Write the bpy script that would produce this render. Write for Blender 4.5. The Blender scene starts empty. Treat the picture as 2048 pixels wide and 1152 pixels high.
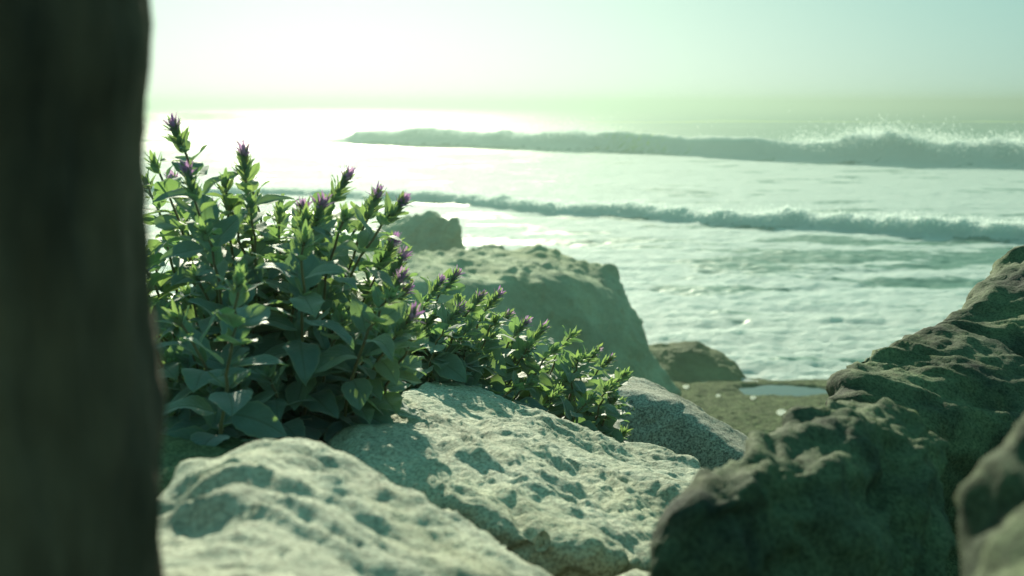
import bpy, bmesh, math, random
import numpy as np
from mathutils import Vector

random.seed(7)
rng = np.random.default_rng(11)
R = math.radians
scene = bpy.context.scene
col = scene.collection

# ------------------------------------------------------------------ camera model
FPX = 2048 * 50 / 36.0
EYE = 5.0
PITCH = math.atan(370 / FPX)
cp, sp = math.cos(PITCH), math.sin(PITCH)


def ray(px, py):
    u = (px - 1024) / FPX
    v = (576 - py) / FPX
    return np.array([u, cp + v * sp, -sp + v * cp])


def P(px, py, d):
    r = ray(px, py)
    r = r * (d / r[1])
    return np.array([r[0], r[1], r[2] + EYE])


def G(px, py, z):
    r = ray(px, py)
    t = (z - EYE) / r[2]
    return np.array([r[0] * t, r[1] * t, z])


SUN_AZ = R(-7.0)      # measured from +Y towards +X
SUN_EL = R(21.0)
SUN_DIR = np.array([math.sin(SUN_AZ) * math.cos(SUN_EL), math.cos(SUN_AZ) * math.cos(SUN_EL), math.sin(SUN_EL)])

# ------------------------------------------------------------------ noise
_perm = np.random.default_rng(3).permutation(256).astype(np.int64)
_perm = np.concatenate([_perm, _perm, _perm])
_g = np.random.default_rng(5).normal(size=(256, 3))
_g /= np.linalg.norm(_g, axis=1)[:, None]


def perlin(p):
    p = np.asarray(p, dtype=np.float64)
    i = np.floor(p).astype(np.int64)
    f = p - i
    i &= 255
    w = f * f * f * (f * (f * 6 - 15) + 10)
    out = 0
    for dx in (0, 1):
        wx = w[:, 0] if dx else 1 - w[:, 0]
        for dy in (0, 1):
            wy = w[:, 1] if dy else 1 - w[:, 1]
            for dz in (0, 1):
                wz = w[:, 2] if dz else 1 - w[:, 2]
                h = _perm[_perm[_perm[(i[:, 0] + dx) & 255] + ((i[:, 1] + dy) & 255)] + ((i[:, 2] + dz) & 255)]
                g = _g[h]
                out = out + wx * wy * wz * (g[:, 0] * (f[:, 0] - dx) + g[:, 1] * (f[:, 1] - dy) + g[:, 2] * (f[:, 2] - dz))
    return out * 1.5


def fbm(p, octaves=4, gain=0.5, lac=2.03):
    a, s, o = 1.0, 1.0, 0
    p = np.asarray(p)
    for k in range(octaves):
        o = o + a * perlin(p * s + 17.3 * k)
        a *= gain
        s *= lac
    return o


def ridged(p, octaves=3, gain=0.5):
    a, s, o = 1.0, 1.0, 0
    for k in range(octaves):
        o = o + a * (1 - 2 * np.abs(perlin(p * s + 9.1 * k)))
        a *= gain
        s *= 2.07
    return o


def worley(p):
    i = np.floor(p).astype(np.int64)
    f = p - i
    best = np.full(len(p), 9.0)
    for dx in (-1, 0, 1):
        for dy in (-1, 0, 1):
            for dz in (-1, 0, 1):
                h = _perm[_perm[_perm[(i[:, 0] + dx) & 255] + ((i[:, 1] + dy) & 255)] + ((i[:, 2] + dz) & 255)]
                j = _g[h] * 0.45 + 0.5
                d = (dx + j[:, 0] - f[:, 0]) ** 2 + (dy + j[:, 1] - f[:, 1]) ** 2 + (dz + j[:, 2] - f[:, 2]) ** 2
                best = np.minimum(best, d)
    return np.sqrt(best)


def sstep(a, b, x):
    t = np.clip((x - a) / (b - a), 0, 1)
    return t * t * (3 - 2 * t)


# ------------------------------------------------------------------ object helpers
def tag(o, label=None, cat=None, group=None, kind=None):
    if label: o['label'] = label
    if cat: o['category'] = cat
    if group: o['group'] = group
    if kind: o['kind'] = kind
    return o


def mesh_np(name, verts, faces, mat, parent=None, origin=None, smooth=True):
    """faces: (N,3) or (N,4) array, or a list of such arrays"""
    if not isinstance(faces, list):
        faces = [faces]
    verts = np.asarray(verts, dtype=np.float32)
    if origin is not None:
        verts = verts - np.asarray(origin, dtype=np.float32)
    me = bpy.data.meshes.new(name)
    me.vertices.add(len(verts))
    me.vertices.foreach_set('co', verts.ravel())
    loops = np.concatenate([f.ravel() for f in faces]).astype(np.int32)
    tot = np.concatenate([np.full(len(f), f.shape[1]) for f in faces]).astype(np.int32)
    start = np.concatenate([[0], np.cumsum(tot)[:-1]]).astype(np.int32)
    me.loops.add(len(loops))
    me.loops.foreach_set('vertex_index', loops)
    me.polygons.add(len(tot))
    me.polygons.foreach_set('loop_start', start)
    me.polygons.foreach_set('loop_total', tot)
    me.update(calc_edges=True)
    me.validate()
    if smooth:
        me.polygons.foreach_set('use_smooth', np.ones(len(me.polygons), dtype=bool))
    for m in (mat if isinstance(mat, (list, tuple)) else [mat]):
        me.materials.append(m)
    o = bpy.data.objects.new(name, me)
    col.objects.link(o)
    if origin is not None:
        o.location = Vector([float(v) for v in origin])
    if parent is not None:
        o.parent = parent
        o.location = (0, 0, 0) if origin is None else o.location
    return o


def pattr(o, name, data):
    a = o.data.attributes.new(name, 'FLOAT', 'POINT')
    a.data.foreach_set('value', np.asarray(data, dtype=np.float32))


def grid_faces(nr, nc):
    idx = np.arange(nr * nc).reshape(nr, nc)
    return np.stack([idx[:-1, :-1].ravel(), idx[:-1, 1:].ravel(), idx[1:, 1:].ravel(), idx[1:, :-1].ravel()], axis=1)


# ------------------------------------------------------------------ node helpers
class NT:
    def __init__(self, name):
        self.m = bpy.data.materials.new(name)
        self.m.use_nodes = True
        self.t = self.m.node_tree
        self.t.nodes.clear()
        self.out = self.n('ShaderNodeOutputMaterial')

    def n(self, typ, **kw):
        nd = self.t.nodes.new(typ)
        for k, v in kw.items():
            if hasattr(nd, k) and not k.startswith('i_'):
                setattr(nd, k, v)
        return nd

    def l(self, a, b):
        self.t.links.new(a, b)

    def noise(self, vec, scale, detail=3, rough=0.55, dist=0.0):
        nd = self.n('ShaderNodeTexNoise')
        nd.inputs['Scale'].default_value = scale
        nd.inputs['Detail'].default_value = detail
        nd.inputs['Roughness'].default_value = rough
        nd.inputs['Distortion'].default_value = dist
        self.l(vec, nd.inputs['Vector'])
        return nd.outputs['Fac']

    def ramp(self, fac, stops):
        nd = self.n('ShaderNodeValToRGB')
        e = nd.color_ramp.elements
        while len(e) < len(stops):
            e.new(0.5)
        for k, (p, c) in enumerate(stops):
            e[k].position = p
            if not isinstance(c, (tuple, list)):
                c = (c, c, c)
            e[k].color = (c[0], c[1], c[2], 1)
        self.l(fac, nd.inputs['Fac'])
        return nd.outputs['Color']

    def mix(self, fac, a, b, mode='MIX'):
        nd = self.n('ShaderNodeMix', data_type='RGBA', blend_type=mode)
        self._set(nd.inputs[0], fac)
        self._set(nd.inputs[6], a)
        self._set(nd.inputs[7], b)
        return nd.outputs[2]

    def _set(self, sock, v):
        if isinstance(v, bpy.types.NodeSocket):
            self.l(v, sock)
        elif isinstance(v, (tuple, list)):
            sock.default_value = (v[0], v[1], v[2], 1)
        else:
            sock.default_value = v

    def math(self, op, a, b=0.0, c=None):
        nd = self.n('ShaderNodeMath', operation=op)
        self._set(nd.inputs[0], a)
        self._set(nd.inputs[1], b)
        if c is not None:
            self._set(nd.inputs[2], c)
        return nd.outputs[0]

    def bump(self, h, strength, distance, normal=None):
        nd = self.n('ShaderNodeBump')
        nd.inputs['Strength'].default_value = strength
        nd.inputs['Distance'].default_value = distance
        self.l(h, nd.inputs['Height'])
        if normal is not None:
            self.l(normal, nd.inputs['Normal'])
        return nd.outputs['Normal']

    def coord(self, which='Object'):
        return self.n('ShaderNodeTexCoord').outputs[which]

    def attr(self, name, out='Fac'):
        nd = self.n('ShaderNodeAttribute')
        nd.attribute_name = name
        return nd.outputs[out]

    def principled(self, base, rough=0.8, normal=None, **kw):
        b = self.n('ShaderNodeBsdfPrincipled')
        self._set(b.inputs['Base Color'], base)
        self._set(b.inputs['Roughness'], rough)
        if normal is not None:
            self.l(normal, b.inputs['Normal'])
        for k, v in kw.items():
            self._set(b.inputs[k.replace('_', ' ')], v)
        return b.outputs[0]

    def done(self, sh):
        self.l(sh, self.out.inputs['Surface'])
        return self.m


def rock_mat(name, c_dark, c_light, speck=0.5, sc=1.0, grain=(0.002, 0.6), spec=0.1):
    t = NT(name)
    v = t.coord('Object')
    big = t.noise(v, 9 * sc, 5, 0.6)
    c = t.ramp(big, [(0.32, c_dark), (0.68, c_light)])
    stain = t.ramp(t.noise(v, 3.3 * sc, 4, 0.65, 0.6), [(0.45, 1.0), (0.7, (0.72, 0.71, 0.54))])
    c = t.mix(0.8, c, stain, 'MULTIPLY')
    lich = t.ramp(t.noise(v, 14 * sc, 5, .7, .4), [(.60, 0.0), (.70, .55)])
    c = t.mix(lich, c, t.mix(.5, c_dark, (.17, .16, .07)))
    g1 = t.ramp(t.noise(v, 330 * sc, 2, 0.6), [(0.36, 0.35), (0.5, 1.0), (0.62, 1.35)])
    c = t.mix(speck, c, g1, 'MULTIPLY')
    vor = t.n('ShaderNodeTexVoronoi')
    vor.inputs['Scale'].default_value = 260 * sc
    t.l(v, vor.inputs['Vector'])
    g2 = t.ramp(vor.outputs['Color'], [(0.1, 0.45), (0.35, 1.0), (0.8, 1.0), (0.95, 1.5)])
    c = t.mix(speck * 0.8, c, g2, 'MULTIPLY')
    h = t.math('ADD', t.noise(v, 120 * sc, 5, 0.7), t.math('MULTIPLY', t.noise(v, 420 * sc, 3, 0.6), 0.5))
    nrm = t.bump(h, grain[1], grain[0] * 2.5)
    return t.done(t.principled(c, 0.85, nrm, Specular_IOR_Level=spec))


M = {}
M['pale_rock'] = rock_mat('pale_granite', (0.30, 0.31, 0.245), (0.47, 0.48, 0.385), 0.55)
M['grey_rock'] = rock_mat('grey_granite', (0.20, 0.20, 0.17), (0.34, 0.34, 0.29), 0.9, 0.8)
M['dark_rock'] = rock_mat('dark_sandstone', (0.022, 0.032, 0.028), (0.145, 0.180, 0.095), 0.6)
M['cliff'] = rock_mat('cliff_stone', (0.22, 0.27, 0.18), (0.40, 0.45, 0.30), 0.25, 0.12, (0.02, 0.7))
M['wet_rock'] = rock_mat('wet_shore_stone', (0.09, 0.11, 0.055), (0.18, 0.20, 0.10), 0.2, 0.14, (0.015, 0.6))


# ------------------------------------------------------------------ rocks
def hull_into(bm, pts):
    b = bmesh.new()
    for p in pts:
        b.verts.new(p)
    bmesh.ops.convex_hull(b, input=b.verts)
    bmesh.ops.delete(b, geom=[q for q in b.verts if not q.link_faces], context='VERTS')
    tmp = bpy.data.meshes.new('tmp')
    b.to_mesh(tmp)
    b.free()
    bm.from_mesh(tmp)
    bpy.data.meshes.remove(tmp)


def rock(name, hulls, voxel, smooth, sub, disp, mat, origin=None, **kw):
    bm = bmesh.new()
    for h in hulls:
        hull_into(bm, h)
    me = bpy.data.meshes.new(name)
    bm.to_mesh(me)
    bm.free()
    o = bpy.data.objects.new('tmp', me)
    col.objects.link(o)
    m = o.modifiers.new('r', 'REMESH'); m.mode = 'VOXEL'; m.voxel_size = voxel
    m = o.modifiers.new('s', 'SMOOTH'); m.factor = 0.5; m.iterations = smooth
    if sub:
        m = o.modifiers.new('u', 'SUBSURF'); m.levels = sub; m.render_levels = sub
    dg = bpy.context.evaluated_depsgraph_get()
    me2 = bpy.data.meshes.new_from_object(o.evaluated_get(dg))
    bpy.data.objects.remove(o)
    n = len(me2.vertices)
    co = np.empty(n * 3, np.float32); me2.vertices.foreach_get('co', co); co = co.reshape(-1, 3).astype(float)
    no = np.empty(n * 3, np.float32); me2.vertex_normals.foreach_get('vector', no); no = no.reshape(-1, 3).astype(float)
    d = disp(co, no)
    co = co + d
    if origin is None:
        origin = np.array([co[:, 0].mean(), co[:, 1].mean(), co[:, 2].min()])
    co -= origin
    me2.vertices.foreach_set('co', co.astype(np.float32).ravel())
    me2.update()
    me2.polygons.foreach_set('use_smooth', np.ones(len(me2.polygons), dtype=bool))
    me2.materials.clear()
    me2.materials.append(mat)
    me2.name = name
    o = bpy.data.objects.new(name, me2)
    o.location = Vector([float(v) for v in origin])
    col.objects.link(o)
    tag(o, **kw)
    return o


def low(pts, z, shift=0.0):
    out = []
    for p in pts:
        q = np.array(p, float)
        q[2] = z
        q[1] += shift
        out.append(q)
    return out


def rock_disp(lump=0.008, lump_s=0.06, big=0.015, big_s=0.25, pit=0.0, pit_s=0.05, fine=0.0015, fine_s=0.012,
              stretch=None, seed=0.0, rid=.35, even=0.0, crack=0.0, pct=50):
    """ stretch = (unit direction, factor): features are longer along that direction """
    def f(co, no):
        p = co + seed
        if stretch is not None:
            d = np.array(stretch[0], float); d /= np.linalg.norm(d)
            a = p @ d
            p = p - np.outer(a, d) * (1 - 1.0 / stretch[1])
        warp = np.stack([perlin(p / (lump_s * 2) + 31), perlin(p / (lump_s * 2) + 57), perlin(p / (lump_s * 2) + 83)], 1)
        pl = p / lump_s + 0.45 * warp
        h = big * fbm(p / big_s, 3)
        l1 = fbm(pl, 4, 0.48)
        bil = np.abs(perlin(pl * 1.9 + 11)) + .5 * np.abs(perlin(pl * 3.9 + 3))
        h = h + lump * (l1 * (1.2 - .5 * rid) + rid * ridged(pl * 0.8 + 5, 3) + .7 * (bil - .4))
        if pit:
            w = worley(p / pit_s + 0.8 * warp + 3)
            gate = sstep(-0.1, 0.35, perlin(p / (pit_s * 3) + 8))
            h = h - pit * gate * (1 - sstep(0.15, 0.55, w))
        patch = .30 + 1.15 * sstep(-.35, .45, perlin(co / .17 + seed * 1.7 + 4))
        patch = patch * (1 - even) + even
        h = h * patch + (1 - patch) * big * fbm(p / big_s, 2)
        if crack:
            q = fbm(p / .21 + .25 * warp * .3 + 60, 3, .55)
            gate = sstep(-.05, .3, perlin(co / .2 + 71))
            h = h - crack * np.exp(-(q / .035) ** 2) * gate + crack * .5 * sstep(0, .05, q) * gate
        h = h + fine * fbm(co / fine_s + seed, 3, 0.6) + fine * .9 * ridged(p / (fine_s * 2.2) + 2, 2) * patch
        h = h - np.percentile(h, pct)
        return no * h[:, None]
    return f


# A : blurred boulder in the lower left
top = [P(330, 985, .80), P(420, 922, .87), P(500, 870, .93), P(560, 858, .96), P(620, 870, .96), P(690, 914, .95), P(760, 958, .93),
       P(850, 1010, .9), P(950, 1064, .87), P(1050, 1114, .84), P(1140, 1158, .82), P(1200, 1230, .78),
       P(250, 1150, .62), P(330, 1300, .5), P(700, 1350, .5), P(1000, 1300, .6), P(160, 1060, .76)]
rock('boulder', [top + low(top, 4.35)], .011, 6, 1,
     rock_disp(.0108, .072, .012, .2, .004, .08, .0022, .012, ((1, -.5, 0), 2.2), 2.3, rid=.5, even=.55, crack=.005, pct=78), M['pale_rock'],
     label='pale lumpy boulder out of focus in front of the leafy shrub, beside the dark trunk', cat='boulder')

# B : sharp pale boulder in the middle
top = [P(880, 728, 2.05), P(850, 760, 1.95), P(960, 762, 2.05), P(1050, 803, 2.0), P(1150, 844, 1.93), P(1250, 884, 1.86), P(1330, 908, 1.8),
       P(1420, 922, 1.75), P(1520, 965, 1.6), P(662, 888, 1.36), P(730, 852, 1.42), P(800, 845, 1.48), P(840, 815, 1.6),
       P(690, 938, 1.2), P(860, 990, 1.12), P(950, 1024, 1.09), P(1000, 1046, 1.07), P(1100, 1084, 1.05), P(1200, 1108, 1.06),
       P(1290, 1125, 1.08), P(1400, 1130, 1.2), P(1550, 1100, 1.3)]
rock('boulder', [top + low(top, 4.3, .20)], .012, 5, 2,
     rock_disp(.0080, .050, .022, .3, .0, .05, .0017, .012, ((.42, -.9, 0), 2.6), 7.7, rid=.75, even=.25, crack=.006, pct=62), M['pale_rock'],
     label='broad pale rough boulder in focus below the flowering plants', cat='boulder')

# C : grey granite boulder behind the low plants
top = [P(1150, 735, 2.95), P(1230, 742, 2.92), P(1280, 748, 2.88), P(1345, 774, 2.82), P(1400, 812, 2.77), P(1450, 846, 2.72), P(1500, 876, 2.66), P(1580, 935, 2.6),
       P(1150, 770, 2.66), P(1285, 786, 2.62), P(1345, 802, 2.58), P(1400, 846, 2.52), P(1450, 884, 2.48), P(1540, 950, 2.42)]
bot = [P(1150, 950, 2.58), P(1300, 980, 2.53), P(1450, 980, 2.44), P(1560, 990, 2.42)]
rock('boulder', [top + bot + low(top + bot, 4.0)], .016, 3, 1,
     rock_disp(.004, .09, .010, .35, 0, .05, .002, .014, ((1, 0, -.7), 2.0), 13.1), M['grey_rock'],
     label='speckled grey granite boulder at the end of the low plants, shaded face', cat='boulder')

# D1 : dark boulder with a lit crest
crest = [P(1310, 996, 0.747), P(1340, 972, 0.772), P(1400, 942, 0.830), P(1480, 896, 0.913), P(1560, 838, 0.996), P(1640, 782, 1.121), P(1690, 792, 1.162), P(1790, 830, 1.162)]
face = [P(1282, 1060, 0.739), P(1276, 1150, 0.722), P(1282, 1250, 0.705), P(1400, 1010, 0.764), P(1500, 1034, 0.822), P(1600, 1062, 0.863), P(1730, 1100, 0.905),
        P(1900, 960, 1.096), P(1900, 1152, 0.954), P(1500, 1250, 0.805), P(1730, 1250, 0.888)]
crest = crest + [q + np.array([.034, -.012, -.002]) for q in crest[1:]]
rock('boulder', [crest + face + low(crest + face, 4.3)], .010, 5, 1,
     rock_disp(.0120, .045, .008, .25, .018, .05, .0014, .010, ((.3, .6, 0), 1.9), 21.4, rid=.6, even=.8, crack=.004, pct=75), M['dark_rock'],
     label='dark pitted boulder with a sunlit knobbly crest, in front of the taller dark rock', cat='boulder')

# D2 : taller dark rock behind it
h1 = [P(1648, 795, 1.45), P(1688, 708, 1.6), P(1740, 664, 1.66), P(1800, 650, 1.72), P(1870, 650, 1.78), P(1905, 640, 1.84),
      P(1690, 805, 1.43), P(1760, 760, 1.5), P(1900, 720, 1.6), P(2050, 700, 1.7), P(1760, 880, 1.42), P(1950, 900, 1.48), P(2150, 850, 1.55)]
h2 = [P(1860, 655, 1.82), P(1905, 626, 1.9), P(1960, 586, 2.02), P(2000, 553, 2.12), P(2048, 498, 2.22), P(2150, 410, 2.35), P(2350, 400, 2.3),
      P(2000, 660, 1.85), P(2100, 640, 1.85), P(2350, 620, 1.85), P(1960, 720, 1.75)]
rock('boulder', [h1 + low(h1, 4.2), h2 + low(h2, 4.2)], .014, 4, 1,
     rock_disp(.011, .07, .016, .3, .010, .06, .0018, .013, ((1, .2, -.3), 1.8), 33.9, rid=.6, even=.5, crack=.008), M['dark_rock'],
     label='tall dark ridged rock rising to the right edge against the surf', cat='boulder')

# E : corner rock, very near
top = [P(1895, 1170, 0.492), P(1958, 1050, 0.508), P(1988, 930, 0.525), P(2045, 835, 0.549), P(2150, 740, 0.590), P(2400, 700, 0.558), P(2000, 1300, 0.410), P(2250, 1150, 0.394), P(2450, 1000, 0.410)]
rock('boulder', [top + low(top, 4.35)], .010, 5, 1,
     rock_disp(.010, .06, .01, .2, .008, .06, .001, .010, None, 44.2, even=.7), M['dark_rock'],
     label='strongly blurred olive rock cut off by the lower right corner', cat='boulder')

# G : small pale stone wedged between boulders
top = [P(1190, 1165, .98), P(1225, 1136, 1.0), P(1265, 1124, 1.02), P(1300, 1130, 1.02), P(1330, 1170, .97), P(1250, 1190, .95)]
rock('stone', [top + low(top, 4.4)], .008, 3, 1,
     rock_disp(.004, .04, .005, .1, 0, .05, .001, .01, None, 51.0), M['pale_rock'],
     label='small pale stone wedged between the pale boulders and the dark one', cat='stone')

# H : shaded stone under the shrub
top = [P(200, 880, 1.2), P(320, 872, 1.25), P(430, 866, 1.28), P(520, 885, 1.26), P(200, 985, 1.0), P(330, 985, 1.02), P(460, 975, 1.04), P(560, 960, 1.08)]
rock('boulder', [top + low(top, 4.35)], .012, 4, 1,
     rock_disp(.006, .05, .01, .2, 0, .05, .002, .010, None, 63.0), M['dark_rock'],
     label='shaded grey stone under the shrub, between the trunk and the blurred boulder', cat='boulder')

# cliff
c1 = [P(560, 500, 24), P(800, 506, 24.5), P(900, 500, 24.5), P(1000, 501, 24.5), P(1100, 512, 24.2), P(1170, 534, 24), P(1225, 536, 24), P(1255, 572, 23.6), P(1292, 636, 23.2),
      P(560, 575, 18.6), P(900, 556, 19.6), P(1010, 560, 20.2), P(1100, 566, 21), P(1190, 572, 22)]
c2 = [P(1300, 665, 23), P(1335, 735, 22.8), P(1372, 790, 22.4), P(1230, 790, 20.6), P(1100, 800, 19.4), P(900, 800, 18.2), P(560, 800, 17.2)]
rock('cliff', [c1 + c2 + low(c1 + c2, -.4)], .13, 3, 1,
     rock_disp(.06, .55, .16, 2.4, .03, .5, .007, .13, ((0, .2, 1), 1.8), 3.0), M['cliff'],
     label='large hazy flat-topped rock headland above the beach', cat='cliff')

# sea stack
s1 = [P(700, 520, 33), P(745, 470, 33), P(800, 438, 33.3), P(845, 436, 33), P(868, 425, 33), P(884, 434, 33), P(900, 452, 33), P(925, 470, 33), P(932, 510, 33), P(945, 560, 33), P(700, 560, 32),
      P(745, 455, 35), P(860, 436, 35), P(915, 470, 35)]
s2 = [P(893, 448, 33), P(903, 430, 33.2), P(914, 432, 33.2), P(922, 455, 33), P(926, 480, 33), P(895, 480, 32.8), P(905, 450, 33.8), P(922, 470, 33.8)]
s3 = [P(920, 503, 32.6), P(960, 505, 32.6), P(978, 494, 32.8), P(990, 489, 32.8), P(1003, 494, 32.8), P(1040, 515, 32.6), P(960, 545, 32), P(1040, 545, 32), P(980, 500, 34)]
rock('sea_stack', [s1 + low(s1, -.6), s2, s3 + low(s3, -.6)], .055, 2, 1,
     rock_disp(.05, .4, .06, 1.0, 0, .5, .007, .1, None, 9.0), M['cliff'],
     label='jagged sea stack standing in the surf behind the headland', cat='sea stack')

# dark shore rock
k = [P(1290, 690, 26), P(1340, 690, 26), P(1375, 684, 26), P(1400, 683, 26), P(1440, 700, 26), P(1470, 728, 25.6), P(1497, 760, 25.2),
     P(1300, 770, 24.3), P(1400, 765, 24.6), P(1470, 762, 24.8), P(1380, 690, 27.5), P(1300, 700, 27.5), P(1460, 735, 27)]
rock('shore_rock', [k + low(k, -.4)], .045, 3, 1,
     rock_disp(.02, .3, .05, .9, 0, .3, .004, .07, None, 19.0), M['wet_rock'],
     label='low dark wet rock at the water edge by the tide pool', cat='rock')

# ------------------------------------------------------------------ ground and beach
t = NT('dark_gravel')
v = t.coord('Object')
c = t.ramp(t.noise(v, 1.3, 5, 0.65), [(0.3, (.060, .084, .038)), (0.7, (.120, .152, .070))])
c = t.mix(0.7, c, t.ramp(t.noise(v, 26, 3, 0.6), [(0.40, 0.35), (0.60, 1.45)]), 'MULTIPLY')
c = t.mix(0.9, c, t.ramp(t.noise(v, 9, 4, 0.7), [(0.38, 0.6), (0.62, 1.35)]), 'MULTIPLY')
c = t.mix(0.5, c, t.ramp(t.noise(v, 120, 2, 0.6), [(0.35, 0.4), (0.65, 1.4)]), 'MULTIPLY')
nrm = t.bump(t.math('ADD', t.noise(v, 22, 4, 0.6), t.math('MULTIPLY', t.noise(v, 90, 2), .4)), 0.8, 0.05)
M['gravel'] = t.done(t.principled(c, 0.95, nrm, Specular_IOR_Level=0.06))

ys = np.concatenate([np.linspace(-60, -2, 30), np.linspace(-1.8, 6, 90), np.linspace(6.1, 17.5, 80), np.linspace(17.6, 27, 330), np.linspace(27.2, 34, 20)])
xs = np.concatenate([np.linspace(-70, -8, 40), np.linspace(-7.8, -.5, 60), np.linspace(-.4, 8, 300), np.linspace(8.2, 20, 60), np.linspace(21, 70, 30)])
X, Y = np.meshgrid(xs, ys)
Z = np.interp(Y.ravel(), [-60, -5, 0, 1.2, 2.4, 4, 7, 12, 17, 20, 22, 23.2, 24.6, 25.2, 27, 34],
              [4.6, 4.3, 4.3, 4.35, 4.2, 3.4, 2.4, 1.35, .82, .50, .30, .19, .14, .04, -.25, -1.2])
p3 = np.stack([X.ravel(), Y.ravel(), Z * 0], 1)
bump_w = np.interp(Y.ravel(), [-60, 5, 17, 23, 27], [1, 1, .8, .5, .4])
Z = Z + bump_w * (.07 * fbm(p3 / 1.1, 4) + .05 * fbm(p3 / .22 + 7, 3) + .03 * np.abs(perlin(p3 / .12 + 2))) + .25 * perlin(p3 / 9 + 3) * np.interp(Y.ravel(), [-60, 5, 15, 19], [1, 1, .6, 0])
POOL_Z = .115
pc = G(1565, 784, POOL_Z)
ex = (X.ravel() - pc[0]) / .85 + .18 * perlin(p3 / .5 + 40)
ey = (Y.ravel() - pc[1]) / .62 + .25 * perlin(p3 / .4 + 80)
dip = 1 - sstep(.75, 1.15, np.sqrt(ex ** 2 + ey ** 2))
ring = np.exp(-((np.sqrt(ex ** 2 + ey ** 2) - 1.25) / .22) ** 2)
Z = Z * (1 - dip) + (POOL_Z - .05) * dip
Z = np.maximum(Z, Z + ring * np.clip(POOL_Z + .03 - Z, 0, .2))
g = mesh_np('beach', np.stack([X.ravel(), Y.ravel(), Z], 1), grid_faces(len(ys), len(xs)), M['gravel'])
tag(g, 'dark olive gravel shore sloping from the boulders down to the surf', None, None, 'structure')

t = NT('still_water')
v = t.coord('Object')
M['pool'] = t.done(t.principled((.03, .06, .05), .06, t.bump(t.noise(v, 7, 2), .08, .02), IOR=1.33))
n = 72
ang = np.linspace(0, 2 * math.pi, n, endpoint=False)
vs = [[pc[0], pc[1], POOL_Z]] + [[pc[0] + 1.05 * math.cos(a), pc[1] + .80 * math.sin(a), POOL_Z] for a in ang]
fs = np.array([[0, 1 + i, 1 + (i + 1) % n] for i in range(n)])
o = mesh_np('tide_pool', vs, fs, M['pool'])
tag(o, 'still tide pool reflecting the sky on the gravel beach', None, None, 'structure')

# pebbles whose white translucent colour stands in for glints on the wet gravel
t = NT('glint_white_pebble')
trp = t.n('ShaderNodeBsdfTranslucent'); t._set(trp.inputs['Color'], (.95, .96, .92))
ms = t.n('ShaderNodeMixShader'); ms.inputs[0].default_value = .9
t.l(t.principled((.85, .86, .8), .12), ms.inputs[1]); t.l(trp.outputs[0], ms.inputs[2])
M['pebble'] = t.done(ms.outputs[0])
spots = [(1372, 773, 'white pebble standing in for a glint on the gravel at the foot of the headland', .045),
         (1436, 791, 'small white pebble standing in for a faint glint on the gravel between two brighter ones', .034),
         (1506, 795, 'small white pebble standing in for a glint on the gravel at the near edge of the tide pool', .04),
         (1563, 824, 'largest white pebble, standing in for a bright glint on the gravel beside the dark boulder crest', .058)]
vidx = np.stack([X.ravel(), Y.ravel(), Z], 1)
for (px, py, lab, r) in spots:
    q = G(px, py, .3)
    for _ in range(6):
        zz = vidx[np.argmin((vidx[:, 0] - q[0]) ** 2 + (vidx[:, 1] - q[1]) ** 2), 2]
        q = G(px, py, zz + r * .5)
    bm = bmesh.new()
    bmesh.ops.create_icosphere(bm, subdivisions=3, radius=r)
    for vv in bm.verts:
        c0 = np.array(vv.co)[None] / r
        k = 1 + .18 * float(perlin(c0 * 1.4 + px)[0])
        vv.co = Vector((vv.co.x * k * 1.2, vv.co.y * k, vv.co.z * k * .75))
    me = bpy.data.meshes.new('pebble')
    bm.to_mesh(me); bm.free()
    me.polygons.foreach_set('use_smooth', np.ones(len(me.polygons), dtype=bool))
    me.materials.append(M['pebble'])
    o = bpy.data.objects.new('pebble', me)
    o.location = (q[0], q[1], zz + r * .45)
    col.objects.link(o)
    tag(o, lab, 'pebble', 'white pebbles standing in for glints on the beach')

# ------------------------------------------------------------------ sea
def rows():
    out = [22.0]
    while out[-1] < 3200:
        d = out[-1]
        k = .0040
        if 48 < d < 84: k = .0026
        elif 100 < d < 200: k = .0026
        elif d > 200: k = .004 + .03 * min(1, (d - 200) / 500)
        out.append(d * (1 + k))
    return np.array(out)


yr = rows()
NC = 720
tans = np.tan(np.linspace(R(-31), R(31), NC))
YY = np.repeat(yr[:, None], NC, 1)
XX = YY * tans[None, :]
x, y = XX.ravel(), YY.ravel()
z0 = np.zeros_like(x)
far = np.interp(y, [22, 60, 200, 600], [1, 1, .6, 0])


def n2(sx, sy, off=0.0, octv=3, gain=.5):
    return fbm(np.stack([x / sx + off, y / sy + off * 1.7, z0 + off], 1), octv, gain)


def n1(xx, s, off):
    return fbm(np.stack([xx / s + off, xx * 0 + off, xx * 0], 1), 3)


# crest lines (x -> y) read from where the breakers stand
def line(pts, dist):
    a = np.array([P(px, 400, d)[:2] for (px, d) in zip(pts, dist)])
    return a[:, 0], a[:, 1]


foam = np.zeros_like(x)
dz = np.zeros_like(x)
dyy = np.zeros_like(x)
clear = np.zeros_like(x)      # unbroken, see-through face


def dist_of(py):
    return EYE / math.tan(PITCH + math.atan((py - 576) / FPX))


CREST = []


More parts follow.
